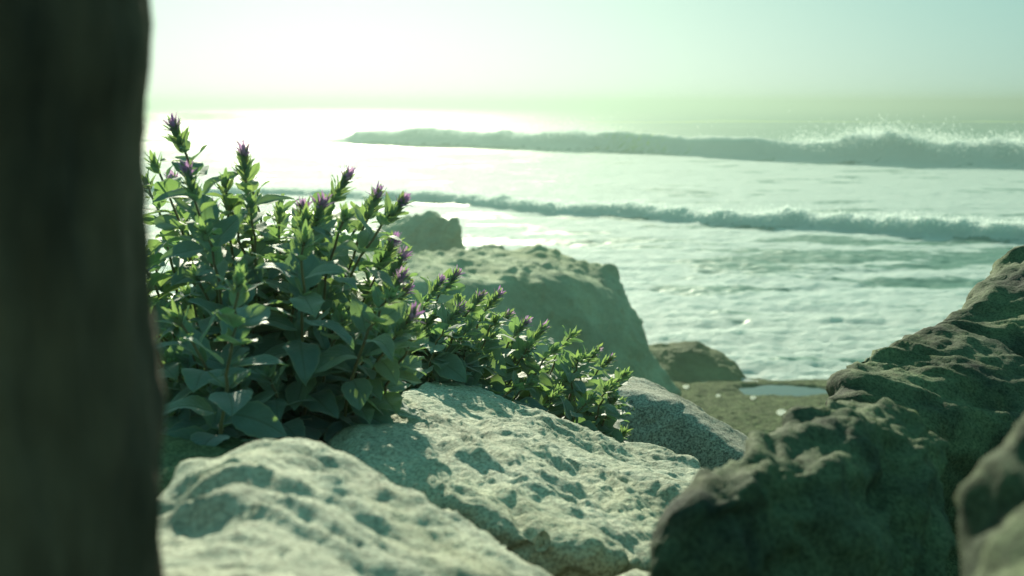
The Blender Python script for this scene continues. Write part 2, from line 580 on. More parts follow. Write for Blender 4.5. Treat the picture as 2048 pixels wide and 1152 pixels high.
def wave(px, base_py, height, wf, wb, lean, broken, seed, lumpy=.2):
    global foam, dz, dyy, clear
    d = np.array([dist_of(b) for b in base_py]) + wf * .9
    xa = (np.array(px) - 1024) / FPX * d
    yc = np.interp(x, xa, d) + .035 * d.mean() * n1(x, .10 * d.mean(), seed)
    h = np.interp(x, xa, height)
    h = h * (1 + .16 * n1(x, .045 * d.mean(), seed + 3) + .05 * n1(x, .018 * d.mean(), seed + 8))
    h = np.maximum(h, 0)
    br = np.interp(x, xa, broken)
    u = y - yc
    prof = np.where(u > 0, np.exp(-np.abs(u / wb) ** 1.4), np.exp(-np.abs(u / wf) ** 3.2))
    ddz = h * prof
    # broken water is lumpy
    lz = n2(1.5 * wf, 1.1 * wf, seed, 4, .45)
    face = sstep(-1.6 * wf, -.5 * wf, u) * (1 - sstep(.3 * wb, .9 * wb, u))
    ddz = ddz + lumpy * h * lz * face * br * (.35 + prof)
    ddz = ddz + .13 * h * br * sstep(.2, .8, prof) * (n2(.34 * wf, .30 * wf, seed + 30, 3, .6) + .8 * np.abs(n2(.6 * wf, .5 * wf, seed + 33, 2)))
    dz += ddz
    dyy += -lean * h * prof ** 2 * (1 + .35 * br * n2(wf * .7, wf * .7, seed + 5, 3)) * (u < 2 * wb)
    top = sstep(.74, .96, prof + .10 * n2(wf * .8, wf * .5, seed + 11, 3))
    whole = sstep(.12, .3, prof + .12 * n2(wf * 1.3, wf * .4, seed + 21, 3)) * (1 - sstep(.4 * wb, 1.1 * wb, u))
    CREST.append(br * sstep(.35, .95, prof) * sstep(.1, .4, h))
    fm = np.maximum(br * whole, top * (.25 + .75 * br))
    foam = np.maximum(foam, fm)
    clear = np.maximum(clear, face * (1 - br))
    # dark trough foot just in front of the breaker
    foot = np.exp(-((u + 1.75 * wf) / (.55 * wf)) ** 2) * sstep(-.15, .3, n1(x, .06 * d.mean(), seed + 14))
    return foot


xb = x / np.maximum(y, 1)
# general chop and the lumpy sheet of foam
chop = .10 * n2(3.2, 1.5, 1.0, 4) + .05 * n2(.8, .5, 4.0, 3)
near_foam = np.interp(y, [22, 24.5, 30, 45, 60], [1.0, 1.0, .8, .35, .1])
dz += chop * far * (.55 + .7 * near_foam) + .035 * near_foam * 1.15 * (n2(.45, .35, 9.0, 3) + .7 * ridged(np.stack([x / .8, y / .6, z0 + 2], 1), 2))
dz += np.interp(y, [190, 260, 500, 900], [0, .5, .6, 0]) * np.sin(y / 13 + 1.5 * n2(60, 60, 2.2, 2)) * .5
inner = sstep(24, 27, y) * (1 - sstep(120, 175, y + 8 * n2(30, 30, 6, 2)))
cover = n2(6.5, 3.0, 12.0, 5, .6) + .28 * ridged(np.stack([x / 5.0 + .5 * n2(4, 3, 77, 2), y / 2.2, z0 + 5], 1), 3)
dens = np.interp(y, [24, 30, 37, 44, 52, 60, 75, 100, 140], [.52, .50, .34, .10, .10, .38, .50, .50, .42])
# darker water between the inner breaker and the foam on the right
dark_r = sstep(.02, .26, xb) * np.exp(-((y - 44) / 8) ** 2) * .30
foam = np.maximum(foam, sstep(-.55, .45, cover + dens - .35 - dark_r) * inner)
foam = np.where(y < 27, np.maximum(foam, .9), foam)

ft = wave([-200, 600, 830, 1130, 1400, 1700, 2048, 2500], [372, 392, 405, 428, 448, 462, 484, 500],
          [.28, .34, .45, .48, .52, .58, .60, .58], 1.15, 2.8, .55, [1, 1, 1, 1, 1, 1, 1, 1], 3.0, .26)
foam *= 1 - .55 * ft
ft = wave([-300, 600, 690, 720, 900, 1150, 1230, 1300, 1500, 1560, 1640, 1750, 1880, 2048, 2600], [284, 284, 286, 288, 293, 303, 306, 308, 318, 322, 325, 329, 332, 336, 350],
          [0, 0, .4, 1.5, 1.7, 1.75, 1.95, 2.1, 1.9, 1.5, 1.9, 2.5, 1.7, 1.9, 1.7], 3.4, 7.0, .7,
          [1, 1, 1, 1, 1, .9, .45, .08, .05, .3, 1, 1, 1, 1, 1], 8.0, .20)
foam *= 1 - .5 * ft
wave([-600, 250, 330, 500, 700, 760, 900], [240, 241, 241, 241, 242, 243, 243], [2.0, 2.0, 2.2, 2.0, 1.4, .2, 0], 6, 14, .3, [.1] * 7, 15.0, .1)

co = np.stack([x, y + dyy, dz], 1)
t = NT('surf_water')
v = t.coord('Object')
fo = t.attr('foam')
cl = t.attr('clear')
mp = t.n('ShaderNodeMapping')
mp.inputs['Scale'].default_value = (1.0, 1.7, 1.0)
t.l(v, mp.inputs['Vector'])
mv = mp.outputs['Vector']
fine = t.noise(mv, 2.6, 6, 0.68, .8)
lac = t.n('ShaderNodeTexVoronoi', feature='DISTANCE_TO_EDGE')
lac.inputs['Scale'].default_value = .9
wrp = t.n('ShaderNodeTexNoise'); wrp.inputs['Scale'].default_value = 1.4; wrp.inputs['Detail'].default_value = 4
t.l(mv, wrp.inputs['Vector'])
wv = t.mix(.45, mv, wrp.outputs['Color'], 'ADD')
t.l(wv, lac.inputs['Vector'])
lac2 = t.n('ShaderNodeTexVoronoi', feature='DISTANCE_TO_EDGE'); lac2.inputs['Scale'].default_value = 2.7
t.l(wv, lac2.inputs['Vector'])
lace = t.math('ADD', t.math('MULTIPLY', t.math('SUBTRACT', .30, lac.outputs['Distance']), .75), t.math('MULTIPLY', t.math('SUBTRACT', .28, lac2.outputs['Distance']), .45))
ff = t.math('ADD', t.math('ADD', fo, t.math('MULTIPLY', t.math('SUBTRACT', fine, .5), 1.1)), lace)
fmask = t.ramp(ff, [(.36, 0.0), (.72, 1.0)])
wcol = t.mix(cl, (.06, .18, .145), (.46, .58, .10))  # yellow-green base on unbroken faces paints in sunlight coming through the wave
bmpw = t.bump(t.noise(mv, 1.6, 5, .6, .5), .5, .12)
bmpf = t.bump(t.math('ADD', t.noise(mv, 4.5, 6, .7, .3), t.math('MULTIPLY', t.noise(mv, 1.2, 3, .6), 1.6)), .9, .16)
water = t.principled(wcol, .45, bmpw, IOR=1.33, Subsurface_Weight=t.math('MULTIPLY', cl, .85), Subsurface_Scale=2.5, Specular_IOR_Level=.16)
water.node.inputs['Subsurface Radius'].default_value = (.9, 1.2, .4)
trl = t.n('ShaderNodeBsdfTranslucent')
t._set(trl.inputs['Color'], (.55, .68, .22))
ms = t.n('ShaderNodeMixShader')
t.l(t.math('MULTIPLY', cl, .45), ms.inputs[0]); t.l(water, ms.inputs[1]); t.l(trl.outputs[0], ms.inputs[2])
foamsh = t.principled((.37, .475, .455), .75, bmpf, Specular_IOR_Level=.4, Subsurface_Weight=.75, Subsurface_Scale=2.5)
foamsh.node.inputs['Subsurface Radius'].default_value = (.55, .6, .55)
ftr = t.n('ShaderNodeBsdfTranslucent')
t._set(ftr.inputs['Color'], (.55, .62, .56))
mf = t.n('ShaderNodeMixShader'); mf.inputs[0].default_value = .12
t.l(foamsh, mf.inputs[1]); t.l(ftr.outputs[0], mf.inputs[2])
mx = t.n('ShaderNodeMixShader')
t.l(fmask, mx.inputs[0]); t.l(ms.outputs[0], mx.inputs[1]); t.l(mf.outputs[0], mx.inputs[2])
M['sea'] = t.done(mx.outputs[0])
sea = mesh_np('sea', co, grid_faces(len(yr), NC), M['sea'])
pattr(sea, 'foam', foam)
pattr(sea, 'clear', clear)
tag(sea, 'green sea with two lines of breakers and sheets of white foam', None, None, 'structure')

# churned foam flecks on the broken crests and spray blown off them
def flecks(w, wf, hgt, cnt, size, clump, seed, mist):
    wgt = np.clip(w, 0, None) ** 1.5
    wgt = wgt * (.08 + sstep(-.25, .5, n2(clump, clump * .6, seed, 3))) * (np.abs(x) < y * .42)
    wgt = wgt * np.gradient(YY, axis=0).ravel() * y
    idx = rng.choice(len(x), cnt, p=wgt / wgt.sum())
    b = co[idx] + np.stack([rng.normal(0, .25 * wf, cnt), rng.normal(-.22 * wf, .22 * wf, cnt), np.abs(rng.normal(0, .27 * hgt, cnt)) * np.clip(.3 + 1.5 * n2(clump, clump * .6, seed, 3)[idx], .1, 1.4) - .05 * hgt], 1)
    out = [np.concatenate([b, (size * rng.uniform(.4, 1.5, cnt))[:, None]], 1)]
    k = int(cnt * mist)
    idx = rng.choice(len(x), k, p=wgt / wgt.sum())
    gate = np.clip(.3 + 1.6 * n1(x[idx], 7.0 * wf / 3, seed + 3), .03, 1.5)
    b = co[idx] + np.stack([rng.normal(0, .3 * wf, k), np.abs(rng.normal(0, .7 * wf, k)), rng.exponential(.13, k) * hgt * gate], 1)
    out.append(np.concatenate([b, (size * .4 * rng.uniform(.4, 1.3, k))[:, None]], 1))
    return np.concatenate(out)


pts = np.concatenate([flecks(CREST[1], 3.4, 2.2, 64000, .060, 2.6, 71.0, .20),
                      flecks(CREST[0], 1.15, .55, 60000, .028, 1.0, 72.0, .10)])
tri = rng.normal(0, 1, (len(pts), 3, 3))
tri /= np.linalg.norm(tri, axis=2)[:, :, None]
vs = (pts[:, None, :3] + tri * pts[:, 3][:, None, None] * rng.uniform(.6, 1.3, (len(pts), 3, 1))).reshape(-1, 3)
fs = np.arange(len(pts) * 3).reshape(-1, 3)
t = NT('spray_drops')
b1 = t.n('ShaderNodeBsdfDiffuse'); b1.inputs[0].default_value = (.9, .95, .92, 1)
b2 = t.n('ShaderNodeBsdfTranslucent'); b2.inputs[0].default_value = (.9, .95, .92, 1)
ms = t.n('ShaderNodeMixShader'); ms.inputs[0].default_value = .6
t.l(b1.outputs[0], ms.inputs[1]); t.l(b2.outputs[0], ms.inputs[2])
M['spray'] = t.done(ms.outputs[0])
o = mesh_np('sea_spray', vs, fs, M['spray'], smooth=False)
tag(o, 'white flecks of foam and spray thrown up along the crests of the breakers', None, None, 'stuff')

# ------------------------------------------------------------------ trunk
def trunk():
    zs = np.linspace(4.2, 6.9, 400)
    epy = [-900, 0, 60, 130, 210, 280, 400, 560, 750, 900, 1050, 1152, 1600, 4000]
    epx = [284, 300, 310, 308, 295, 286, 286, 286, 290, 294, 298, 300, 320, 360]
    nang = 220
    th = np.linspace(0, 2 * math.pi, nang, endpoint=False)
    V = []
    for zq in zs:
        cy = .43
        r = .108 + .05 * max(0, (4.75 - zq)) ** 1.2
        pyr = 576 - FPX * math.tan(math.atan((zq - EYE) / .45) + PITCH)
        e = np.interp(pyr, epy, epx)
        az = math.atan((e - 1024) / FPX)
        # centre so that the right-hand tangent from the eye has azimuth az
        cx = -.25
        for _ in range(12):
            D = math.hypot(cx, cy)
            a = math.atan2(cx, cy) + math.asin(min(.99, r / D))
            cx += (az - a) * .4
        V.append(np.stack([cx + r * np.cos(th), cy + r * np.sin(th), np.full(nang, zq)], 1))
    V = np.concatenate(V)
    nr = len(zs)
    ctr = V.reshape(nr, nang, 3).mean(1)[:, None, :]
    N = (V.reshape(nr, nang, 3) - ctr).reshape(-1, 3)
    N /= np.linalg.norm(N, axis=1)[:, None]
    p = V * np.array([1, 1, .28])
    h = .0032 * ridged(p / .024 + .4 * perlin(p / .05)[:, None], 3) + .0035 * fbm(V / .09, 3) + .0012 * fbm(V / .008, 2)
    V = V + N * (h - h.mean())[:, None]
    idx = np.arange(nr * nang).reshape(nr, nang)
    nx = np.roll(idx, -1, axis=1)
    F = np.stack([idx[:-1].ravel(), nx[:-1].ravel(), nx[1:].ravel(), idx[1:].ravel()], 1)
    capb = idx[0][::-1][None]
    capt = idx[-1][None]
    tt = NT('dark_bark')
    vv = tt.coord('Object')
    mpp = tt.n('ShaderNodeMapping'); mpp.inputs['Scale'].default_value = (1, 1, .3)
    tt.l(vv, mpp.inputs['Vector'])
    cc = tt.ramp(tt.noise(mpp.outputs[0], 22, 5, .65), [(.3, (.056, .040, .029)), (.7, (.24, .155, .097))])
    cc = tt.mix(.8, cc, tt.ramp(tt.noise(vv, 11, 3, .5), [(.35, .45), (.65, 1.25)]), 'MULTIPLY')
    nn = tt.bump(tt.noise(mpp.outputs[0], 160, 4, .7), .6, .004)
    mt = tt.done(tt.principled(cc, .9, nn, Specular_IOR_Level=.2))
    base = V.reshape(nr, nang, 3)[0].mean(0)
    o = mesh_np('tree_trunk', V, [F, capb, capt], mt, None, base)
    tag(o, 'thick dark tree trunk out of focus along the left edge', 'tree trunk')


trunk()

# ------------------------------------------------------------------ plants
def leaf_material():
    t = NT('felted_leaf')
    uv = t.n('ShaderNodeUVMap').outputs[0]
    sx = t.n('ShaderNodeSeparateXYZ')
    t.l(uv, sx.inputs[0])
    u, vv = sx.outputs[0], sx.outputs[1]
    rnd = t.attr('rnd')
    au = t.math('ABSOLUTE', t.math('SUBTRACT', u, .5))
    mid = t.ramp(au, [(0.0, 1.0), (.028, .9), (.05, 0.0)])
    ph = t.math('MULTIPLY', t.math('SUBTRACT', vv, t.math('MULTIPLY', au, .75)), 44)
    side = t.ramp(t.math('SINE', ph), [(.86, 0.0), (.99, .55)])
    vein = t.math('MAXIMUM', mid, side)
    geo = t.n('ShaderNodeTexCoord').outputs['Object']
    nz = t.noise(geo, 60, 4, .6)
    base = t.mix(rnd, (.128, .222, .240), (.165, .240, .215))
    base = t.mix(.6, base, t.ramp(nz, [(.3, .65), (.7, 1.3)]), 'MULTIPLY')
    base = t.mix(t.ramp(rnd, [(.93, 0.0), (1.0, .8)]), base, (.20, .17, .06))
    base = t.mix(t.math('MULTIPLY', vein, .45), base, (.17, .21, .12))
    edge = t.ramp(au, [(.43, 0.0), (.49, .7)])
    base = t.mix(edge, base, (.34, .38, .27))
    nrm = t.bump(t.math('ADD', t.math('MULTIPLY', vein, -1.0), t.math('MULTIPLY', t.noise(geo, 420, 3, .6), .6)), .5, .0012)
    pr = t.principled(base, .55, nrm, Specular_IOR_Level=.35, Sheen_Weight=.9, Sheen_Roughness=.4)
    tr = t.n('ShaderNodeBsdfTranslucent')
    tc = t.mix(rnd, (.21, .38, .10), (.36, .50, .13))
    tc = t.mix(t.math('MULTIPLY', vein, .5), tc, (.10, .18, .03))
    t.l(tc, tr.inputs['Color'])
    ms = t.n('ShaderNodeMixShader'); ms.inputs[0].default_value = .46
    t.l(pr, ms.inputs[1]); t.l(tr.outputs[0], ms.inputs[2])
    return t.done(ms.outputs[0])


def petal_material():
    t = NT('purple_petal')
    rnd = t.attr('rnd')
    c = t.mix(rnd, (.38, .20, .40), (.68, .47, .62))
    pr = t.principled(c, .6, None, Sheen_Weight=.3)
    tr = t.n('ShaderNodeBsdfTranslucent')
    t.l(t.mix(rnd, (.36, .16, .44), (.6, .36, .58)), tr.inputs['Color'])
    ms = t.n('ShaderNodeMixShader'); ms.inputs[0].default_value = .45
    t.l(pr, ms.inputs[1]); t.l(tr.outputs[0], ms.inputs[2])
    return t.done(ms.outputs[0])


def stem_material():
    t = NT('woody_stem')
    v = t.coord('Object')
    c = t.ramp(t.noise(v, 45, 3, .6), [(.3, (.10, .085, .035)), (.7, (.19, .18, .075))])
    return t.done(t.principled(c, .7, t.bump(t.noise(v, 300, 2), .4, .001), Sheen_Weight=.3))


M['leaf'] = leaf_material()
M['petal'] = petal_material()
M['stem'] = stem_material()

NA, NX = 11, 7
_ty = np.linspace(0, 1, NA)
_tx = np.array([-1, -.72, -.36, 0, .36, .72, 1.0])
LF = grid_faces(NA, NX)


def unit(v):
    v = np.asarray(v, float)
    n = np.linalg.norm(v)
    return v / n if n > 1e-9 else v


class Foliage:
    def __init__(self):
        self.v, self.f, self.uv, self.r, self.mi, self.n = [], [], [], [], [], 0

    def leaf(self, base, d, up, L, W, droop=.25, fold=.25, wav=.05, rnd=.5, pet=.08, mi=0, shape=1.0, roll=0.0):
        d = unit(d)
        side = unit(np.cross(d, up))
        nrm = np.cross(side, d)
        if roll:
            side, nrm = side * math.cos(roll) + nrm * math.sin(roll), nrm * math.cos(roll) - side * math.sin(roll)
        yy = _ty
        # ovate outline with a pointed tip and a short stalk
        w = (np.sin(np.pi * np.clip(yy, 0, 1) ** (.80 * shape)) ** .72) * (1 - .22 * yy) + .02
        w[-1] = .0
        w = w / w.max()
        saw = 1 + .035 * np.cos(np.arange(NA) * math.pi)
        xx = _tx[None, :] * (w * .5 * W)[:, None]
        xx[:, [0, -1]] *= saw[:, None]
        ph = random.uniform(0, 6.28)
        a = droop * yy
        yl = L * (pet + (1 - .35 * droop * droop * yy) * yy)
        zl = -L * droop * yy ** 2 * .8
        zz = zl[:, None] + fold * np.abs(xx) - 0.9 * fold * (np.abs(xx) ** 2) / max(W * .5, 1e-4) * .5
        zz = zz + wav * L * np.sin(yy * 9 + ph)[:, None] * (_tx[None, :] ** 2) * .5 * np.sign(_tx[None, :] + .01)
        zz = zz + wav * .5 * L * np.sin(yy * 5 + ph * 2)[:, None]
        bx = random.gauss(0, .10) * L * yy ** 2
        xs_ = xx + bx[:, None]
        V = base[None, None] + side[None, None] * xs_[..., None] + d[None, None] * np.repeat(yl[:, None], NX, 1)[..., None] + nrm[None, None] * zz[..., None]
        self.v.append(V.reshape(-1, 3))
        self.f.append(LF + self.n)
        self.n += NA * NX
        uvs = np.stack([np.repeat((_tx * .5 + .5)[None], NA, 0), np.repeat(_ty[:, None], NX, 1)], -1).reshape(-1, 2)
        self.uv.append(uvs)
        self.r.append(np.full(NA * NX, rnd))
        self.mi.append(np.full(len(LF), mi))

    def build(self, name, mats, parent):
        V = np.concatenate(self.v)
        F = np.concatenate(self.f)
        o = mesh_np(name, V - np.array(ORIGIN), F, mats, parent)
        uv = np.concatenate(self.uv)
        lay = o.data.uv_layers.new(name='UVMap')
        vi = np.empty(len(o.data.loops), np.int32)
        o.data.loops.foreach_get('vertex_index', vi)
        lay.data.foreach_set('uv', uv[vi].astype(np.float32).ravel())
        pattr(o, 'rnd', np.concatenate(self.r))
        mi = np.concatenate(self.mi).astype(np.int32)
        if len(mi) == len(o.data.polygons):
            o.data.polygons.foreach_set('material_index', mi)
        return o


def tube(pts, rad, ns=7):
    pts = np.asarray(pts)
    n = len(pts)
    V = []
    ref = np.array([.3, .2, .9])
    for i in range(n):
        tdir = unit(pts[min(i + 1, n - 1)] - pts[max(i - 1, 0)])
        s = unit(np.cross(tdir, ref if abs(tdir @ unit(ref)) < .95 else np.array([1., 0, 0])))
        b = np.cross(tdir, s)
        for k in range(ns):
            a = 2 * math.pi * k / ns
            V.append(pts[i] + rad[i] * (math.cos(a) * s + math.sin(a) * b))
    idx = np.arange(n * ns).reshape(n, ns)
    nx = np.roll(idx, -1, axis=1)
    F = np.stack([idx[:-1].ravel(), nx[:-1].ravel(), nx[1:].ravel(), idx[1:].ravel()], 1)
    return np.array(V), [F, idx[-1][None]]


ORIGIN = (0, 0, 0)


def bez(a, b, c, d, n):
    t_ = np.linspace(0, 1, n)[:, None]
    return (1 - t_) ** 3 * a + 3 * (1 - t_) ** 2 * t_ * b + 3 * (1 - t_) * t_ ** 2 * c + t_ ** 3 * d


def shoot(root, tip, parent, flower, Lmax, start=.25, lean=None, spacing=.016, purple=1.0):
    """a leafy stem: opposite pairs of leaves, each pair turned a quarter, ending in a spike of bracts"""
    root, tip = np.array(root, float), np.array(tip, float)
    ln = np.linalg.norm(tip - root)
    end = unit((tip - root) / ln * .75 + np.array([0, 0, .32]) + (lean * 1.5 if lean is not None else 0) + rng.normal(0, .12, 3))
    b = root + np.array([0, 0, .30 * ln]) + rng.normal(0, .05 * ln, 3)
    c = tip - end * .35 * ln
    pts = bez(root, b, c, tip, 22)
    pts[1:-1] += rng.normal(0, .0012, (20, 3))
    seg = np.linalg.norm(np.diff(pts, axis=0), axis=1)
    arc = np.concatenate([[0], np.cumsum(seg)])
    total = arc[-1]
    tt = arc / total
    rad = .0024 - .0011 * tt
    V, F = tube(pts, rad)
    st = mesh_np('shoot', V - np.array(ORIGIN), F, M['stem'], parent)
    fol = Foliage()
    s = total * start
    k = 0
    ph0 = random.uniform(0, 3.14)
    while s < total - (.004 if not flower else .010):
        q = s / total
        pos = np.array([np.interp(s, arc, pts[:, j]) for j in range(3)])
        nxt = np.array([np.interp(min(total, s + .004), arc, pts[:, j]) for j in range(3)])
        td = unit(nxt - pos) if s + .004 < total else unit(pts[-1] - pts[-2])
        sref = unit(np.cross(td, np.array([.21, .13, .97])))
        bref = np.cross(td, sref)
        fromtip = (total - s)
        size = Lmax * min(1.0, .27 + fromtip / .088) * random.uniform(.8, 1.12)
        for sgn in (0, math.pi):
            a = ph0 + k * math.pi / 2 + sgn + random.gauss(0, .25)
            out = math.cos(a) * sref + math.sin(a) * bref
            open_ = min(1.15, .55 + fromtip / .16) + random.gauss(0, .12)
            d = unit(out * math.sin(open_) + td * math.cos(open_) + np.array([0, 0, -.25]) * min(1, fromtip / .12))
            upv = unit(td * .75 + np.array([0, 0, .75]) + rng.normal(0, .18, 3))
            fol.leaf(pos + out * .0016, d, upv, size, size * random.uniform(.58, .76) * min(1, .55 + fromtip / .09),
                     droop=random.uniform(.12, .62) * min(1, .35 + fromtip / .10), fold=random.uniform(.15, .5),
                     wav=random.uniform(.03, .11), rnd=min(1, max(0, random.gauss(.42, .28))), roll=random.gauss(0, .2))
        # small axillary leaves
        if random.random() < .55 and fromtip > .02:
            a = ph0 + k * math.pi / 2 + random.choice((0, math.pi))
            out = math.cos(a) * sref + math.sin(a) * bref
            for e in range(3):
                d = unit(out * .6 + td * .7 + rng.normal(0, .35, 3))
                fol.leaf(pos + out * .003, d, td, size * random.uniform(.28, .45), size * .14, droop=.1, fold=.4, rnd=random.uniform(.4, 1))
        s += spacing * (.55 + .75 * min(1, fromtip / .08)) * random.uniform(.85, 1.15)
        k += 1
    fol.build('leaves', M['leaf'], st)
    # terminal spike
    td = unit(pts[-1] - pts[-3])
    fl = Foliage()
    sref = unit(np.cross(td, np.array([.21, .13, .97])))
    bref = np.cross(td, sref)
    nb = 22 if flower else 12
    hl = .028 if flower else .014
    for i in range(nb):
        q = i / nb
        a = i * 2.4
        out = math.cos(a) * sref + math.sin(a) * bref
        pos = tip - td * hl * (1 - q) * .9
        opn = .75 - .4 * q + random.gauss(0, .08)
        fl.leaf(pos, out * math.sin(opn) + td * math.cos(opn), td, (.019 if flower else .016) * random.uniform(.8, 1.2), .0058, droop=random.uniform(-.2, .1), fold=.5, wav=.02,
                rnd=random.uniform(.4, 1), mi=0, shape=.8)
    if flower:
        npet = int(16 * purple)
        for i in range(npet):
            a = i * 2.4 + 1
            out = math.cos(a) * sref + math.sin(a) * bref
            q = i / max(1, npet)
            opn = .95 * (1 - q) + .08 + random.gauss(0, .08)
            fl.leaf(tip + td * (.001 + .004 * q) + out * .0015, out * math.sin(opn) + td * math.cos(opn), td,
                    .0135 * random.uniform(.75, 1.2), .0040, droop=random.uniform(-.3, .25), fold=.6, wav=.03, rnd=random.random(), mi=1, shape=.95)
    if fl.v:
        o = fl.build('flower_spike' if flower else 'leaf_bud', [M['leaf'], M['petal']], st)
    return st


def shrub(name, base, label):
    global ORIGIN
    e = bpy.data.objects.new(name, None)
    e.location = Vector([float(q) for q in base])
    e.empty_display_size = .05
    col.objects.link(e)
    tag(e, label, 'shrub', 'purple flowering shrubs on the rocks')
    ORIGIN = tuple(float(q) for q in base)
    return e


# --- the big shrub
base = P(540, 860, 1.5); base[2] = 4.42
S1 = shrub('flowering_shrub', base, 'tall large-leaved flowering shrub beside the trunk, with most of the purple spikes')
big = [(352, 246, 1.42, 1), (489, 300, 1.46, 1), (379, 338, 1.38, 1), (450, 362, 1.45, 0), (688, 345, 1.46, 1), (750, 382, 1.5, 1), (798, 394, 1.45, 1),
       (640, 402, 1.38, 1), (606, 410, 1.46, 1), (350, 352, 1.6, 1), (781, 477, 1.5, 1), (799, 505, 1.55, 1), (795, 548, 1.48, 1), (818, 622, 1.36, 1),
       (424, 412, 1.52, 1), (735, 412, 1.6, 0), (478, 556, 1.2, 0), (352, 628, 1.25, 0), (560, 420, 1.5, 0), (310, 320, 1.5, 0), (806, 570, 1.6, 1), (500, 350, 1.62, 0)]
for (px, py, d, fl) in big:
    tip = P(px, py + (18 if fl else 6), d)
    rx = 540 + (px - 540) * .36
    root = P(rx, 860, 1.5 + (d - 1.45) * .4)
    root[2] = 4.46
    if (px, py) == (478, 556):
        root = P(430, 850, 1.25); root[2] = 4.60
    lean = np.array([(px - 520) / 500 * .75, -.05, 0])
    shoot(root, tip, S1, fl, .047 if fl else .050, .22, lean, .016)
# filler
outline = [(230, 350), (300, 350), (400, 395), (480, 390), (600, 420), (700, 425), (770, 450), (805, 540), (835, 640), (850, 700)]
ox, oy = zip(*outline)
cnt = 0
while cnt < 68:
    px = random.uniform(215, 850)
    ytop = np.interp(px, ox, oy)
    py = ytop + (830 - ytop) * random.random() ** 1.25
    f = (py - ytop) / (830 - ytop)
    d = random.uniform(1.2 + .12 * (1 - f), 1.75 - .15 * f)
    if px > 700 and py > 740: 
        continue
    tip = P(px, py, d)
    if tip[2] < 4.64: 
        continue
    rx = 540 + (px - 540) * .55
    root = P(rx, 870, 1.5 + (d - 1.5) * .5)
    root[2] = min(4.52, tip[2] - .08)
    lean = np.array([(px - 520) / 500 * .5, (d - 1.5) * 1.6, -.25 * f])
    shoot(root, tip, S1, 0, random.uniform(.036, .052), .2, lean, .018)
    cnt += 1

# --- low plants trailing along the back of the pale boulder
base = P(930, 790, 2.1); base[2] = 4.42
S2 = shrub('flowering_shrub', base, 'low bushy plant with small purple spikes behind the crest of the pale boulder')
mid = [(876, 558, 1.95, 1), (907, 543, 2.0, 1), (956, 588, 2.0, 1), (992, 583, 2.05, 1), (1011, 622, 2.1, 1), (915, 612, 1.9, 1), (1046, 640, 2.15, 1), (850, 590, 2.1, 0),
       (940, 640, 1.95, 0), (985, 660, 2.0, 0)]
for (px, py, d, fl) in mid:
    tip = P(px, py + 12, d)
    root = P(px - 70, 760 + (px - 876) * .25, d + .05)
    root[2] = min(root[2], 4.52)
    shoot(root, tip, S2, fl, .054, .2, np.array([.50, -.05, -.05]), .016, .7)
for i in range(34):
    px = random.uniform(820, 1060)
    yt = np.interp(px, [820, 880, 980, 1060], [600, 575, 620, 680])
    py = random.uniform(yt + 10, yt + 120)
    d = random.uniform(1.92, 2.35)
    tip = P(px, py, d)
    root = P(px - random.uniform(10, 70), py + 170, d + .06); root[2] = max(4.40, tip[2] - .16)
    shoot(root, tip, S2, 0, random.uniform(.044, .062), .2, np.array([random.uniform(.1, .8), random.uniform(-.5, .3), -.1]), .018)

base = P(1150, 830, 2.2); base[2] = 4.40
S3 = shrub('flowering_shrub', base, 'smallest plant, leafy and nearly flowerless, between the pale and grey boulders')
rgt = [(1082, 662, 2.15, 1), (1146, 668, 2.2, 0), (1190, 706, 2.25, 1), (1216, 722, 2.3, 1), (1252, 748, 2.2, 0), (1060, 690, 2.1, 0), (1110, 700, 2.1, 0), (1165, 715, 2.15, 0)]
for (px, py, d, fl) in rgt:
    tip = P(px, py, d)
    root = P(px - 55, py + 170, d + .05)
    root[2] = min(root[2], 4.47)
    shoot(root, tip, S3, fl, .050, .2, np.array([.50, -.05, -.05]), .014, .35)
for i in range(30):
    px = random.uniform(1020, 1250)
    yt = np.interp(px, [1000, 1080, 1160, 1250], [660, 690, 705, 770])
    py = random.uniform(yt + 5, yt + 105)
    d = random.uniform(2.02, 2.42)
    tip = P(px, py, d)
    root = P(px - random.uniform(10, 60), py + 150, d + .05); root[2] = max(4.36, tip[2] - .15)
    shoot(root, tip, S3, 0, random.uniform(.040, .056), .2, np.array([random.uniform(.1, .8), random.uniform(-.5, .3), -.1]), .017)

# ------------------------------------------------------------------ air
HAZE = dict(density=.0034, aniso=.70, color=(.175, .230, .205))
bm = bmesh.new()
bmesh.ops.create_cube(bm, size=1.0)
x0, x1, y0, y1, zb, zt = -2100, 2100, -80, 3400, -3.0, 7.2
for v_ in bm.verts:
    v_.co = Vector((x0 if v_.co.x < 0 else x1, y0 if v_.co.y < 0 else y1, zb if v_.co.z < 0 else zt))
me = bpy.data.meshes.new('haze')
bm.to_mesh(me); bm.free()
hz = bpy.data.objects.new('haze', me)
col.objects.link(hz)
tag(hz, 'pale sunlit sea haze', None, None, 'stuff')
mh = bpy.data.materials.new('haze')
mh.use_nodes = True
nt = mh.node_tree
nt.nodes.clear()
out = nt.nodes.new('ShaderNodeOutputMaterial')
pv = nt.nodes.new('ShaderNodeVolumePrincipled')
pv.inputs['Color'].default_value = (*HAZE['color'], 1)
pv.inputs['Density'].default_value = HAZE['density']
pv.inputs['Anisotropy'].default_value = HAZE['aniso']
nt.links.new(pv.outputs[0], out.inputs['Volume'])
me.materials.append(mh)

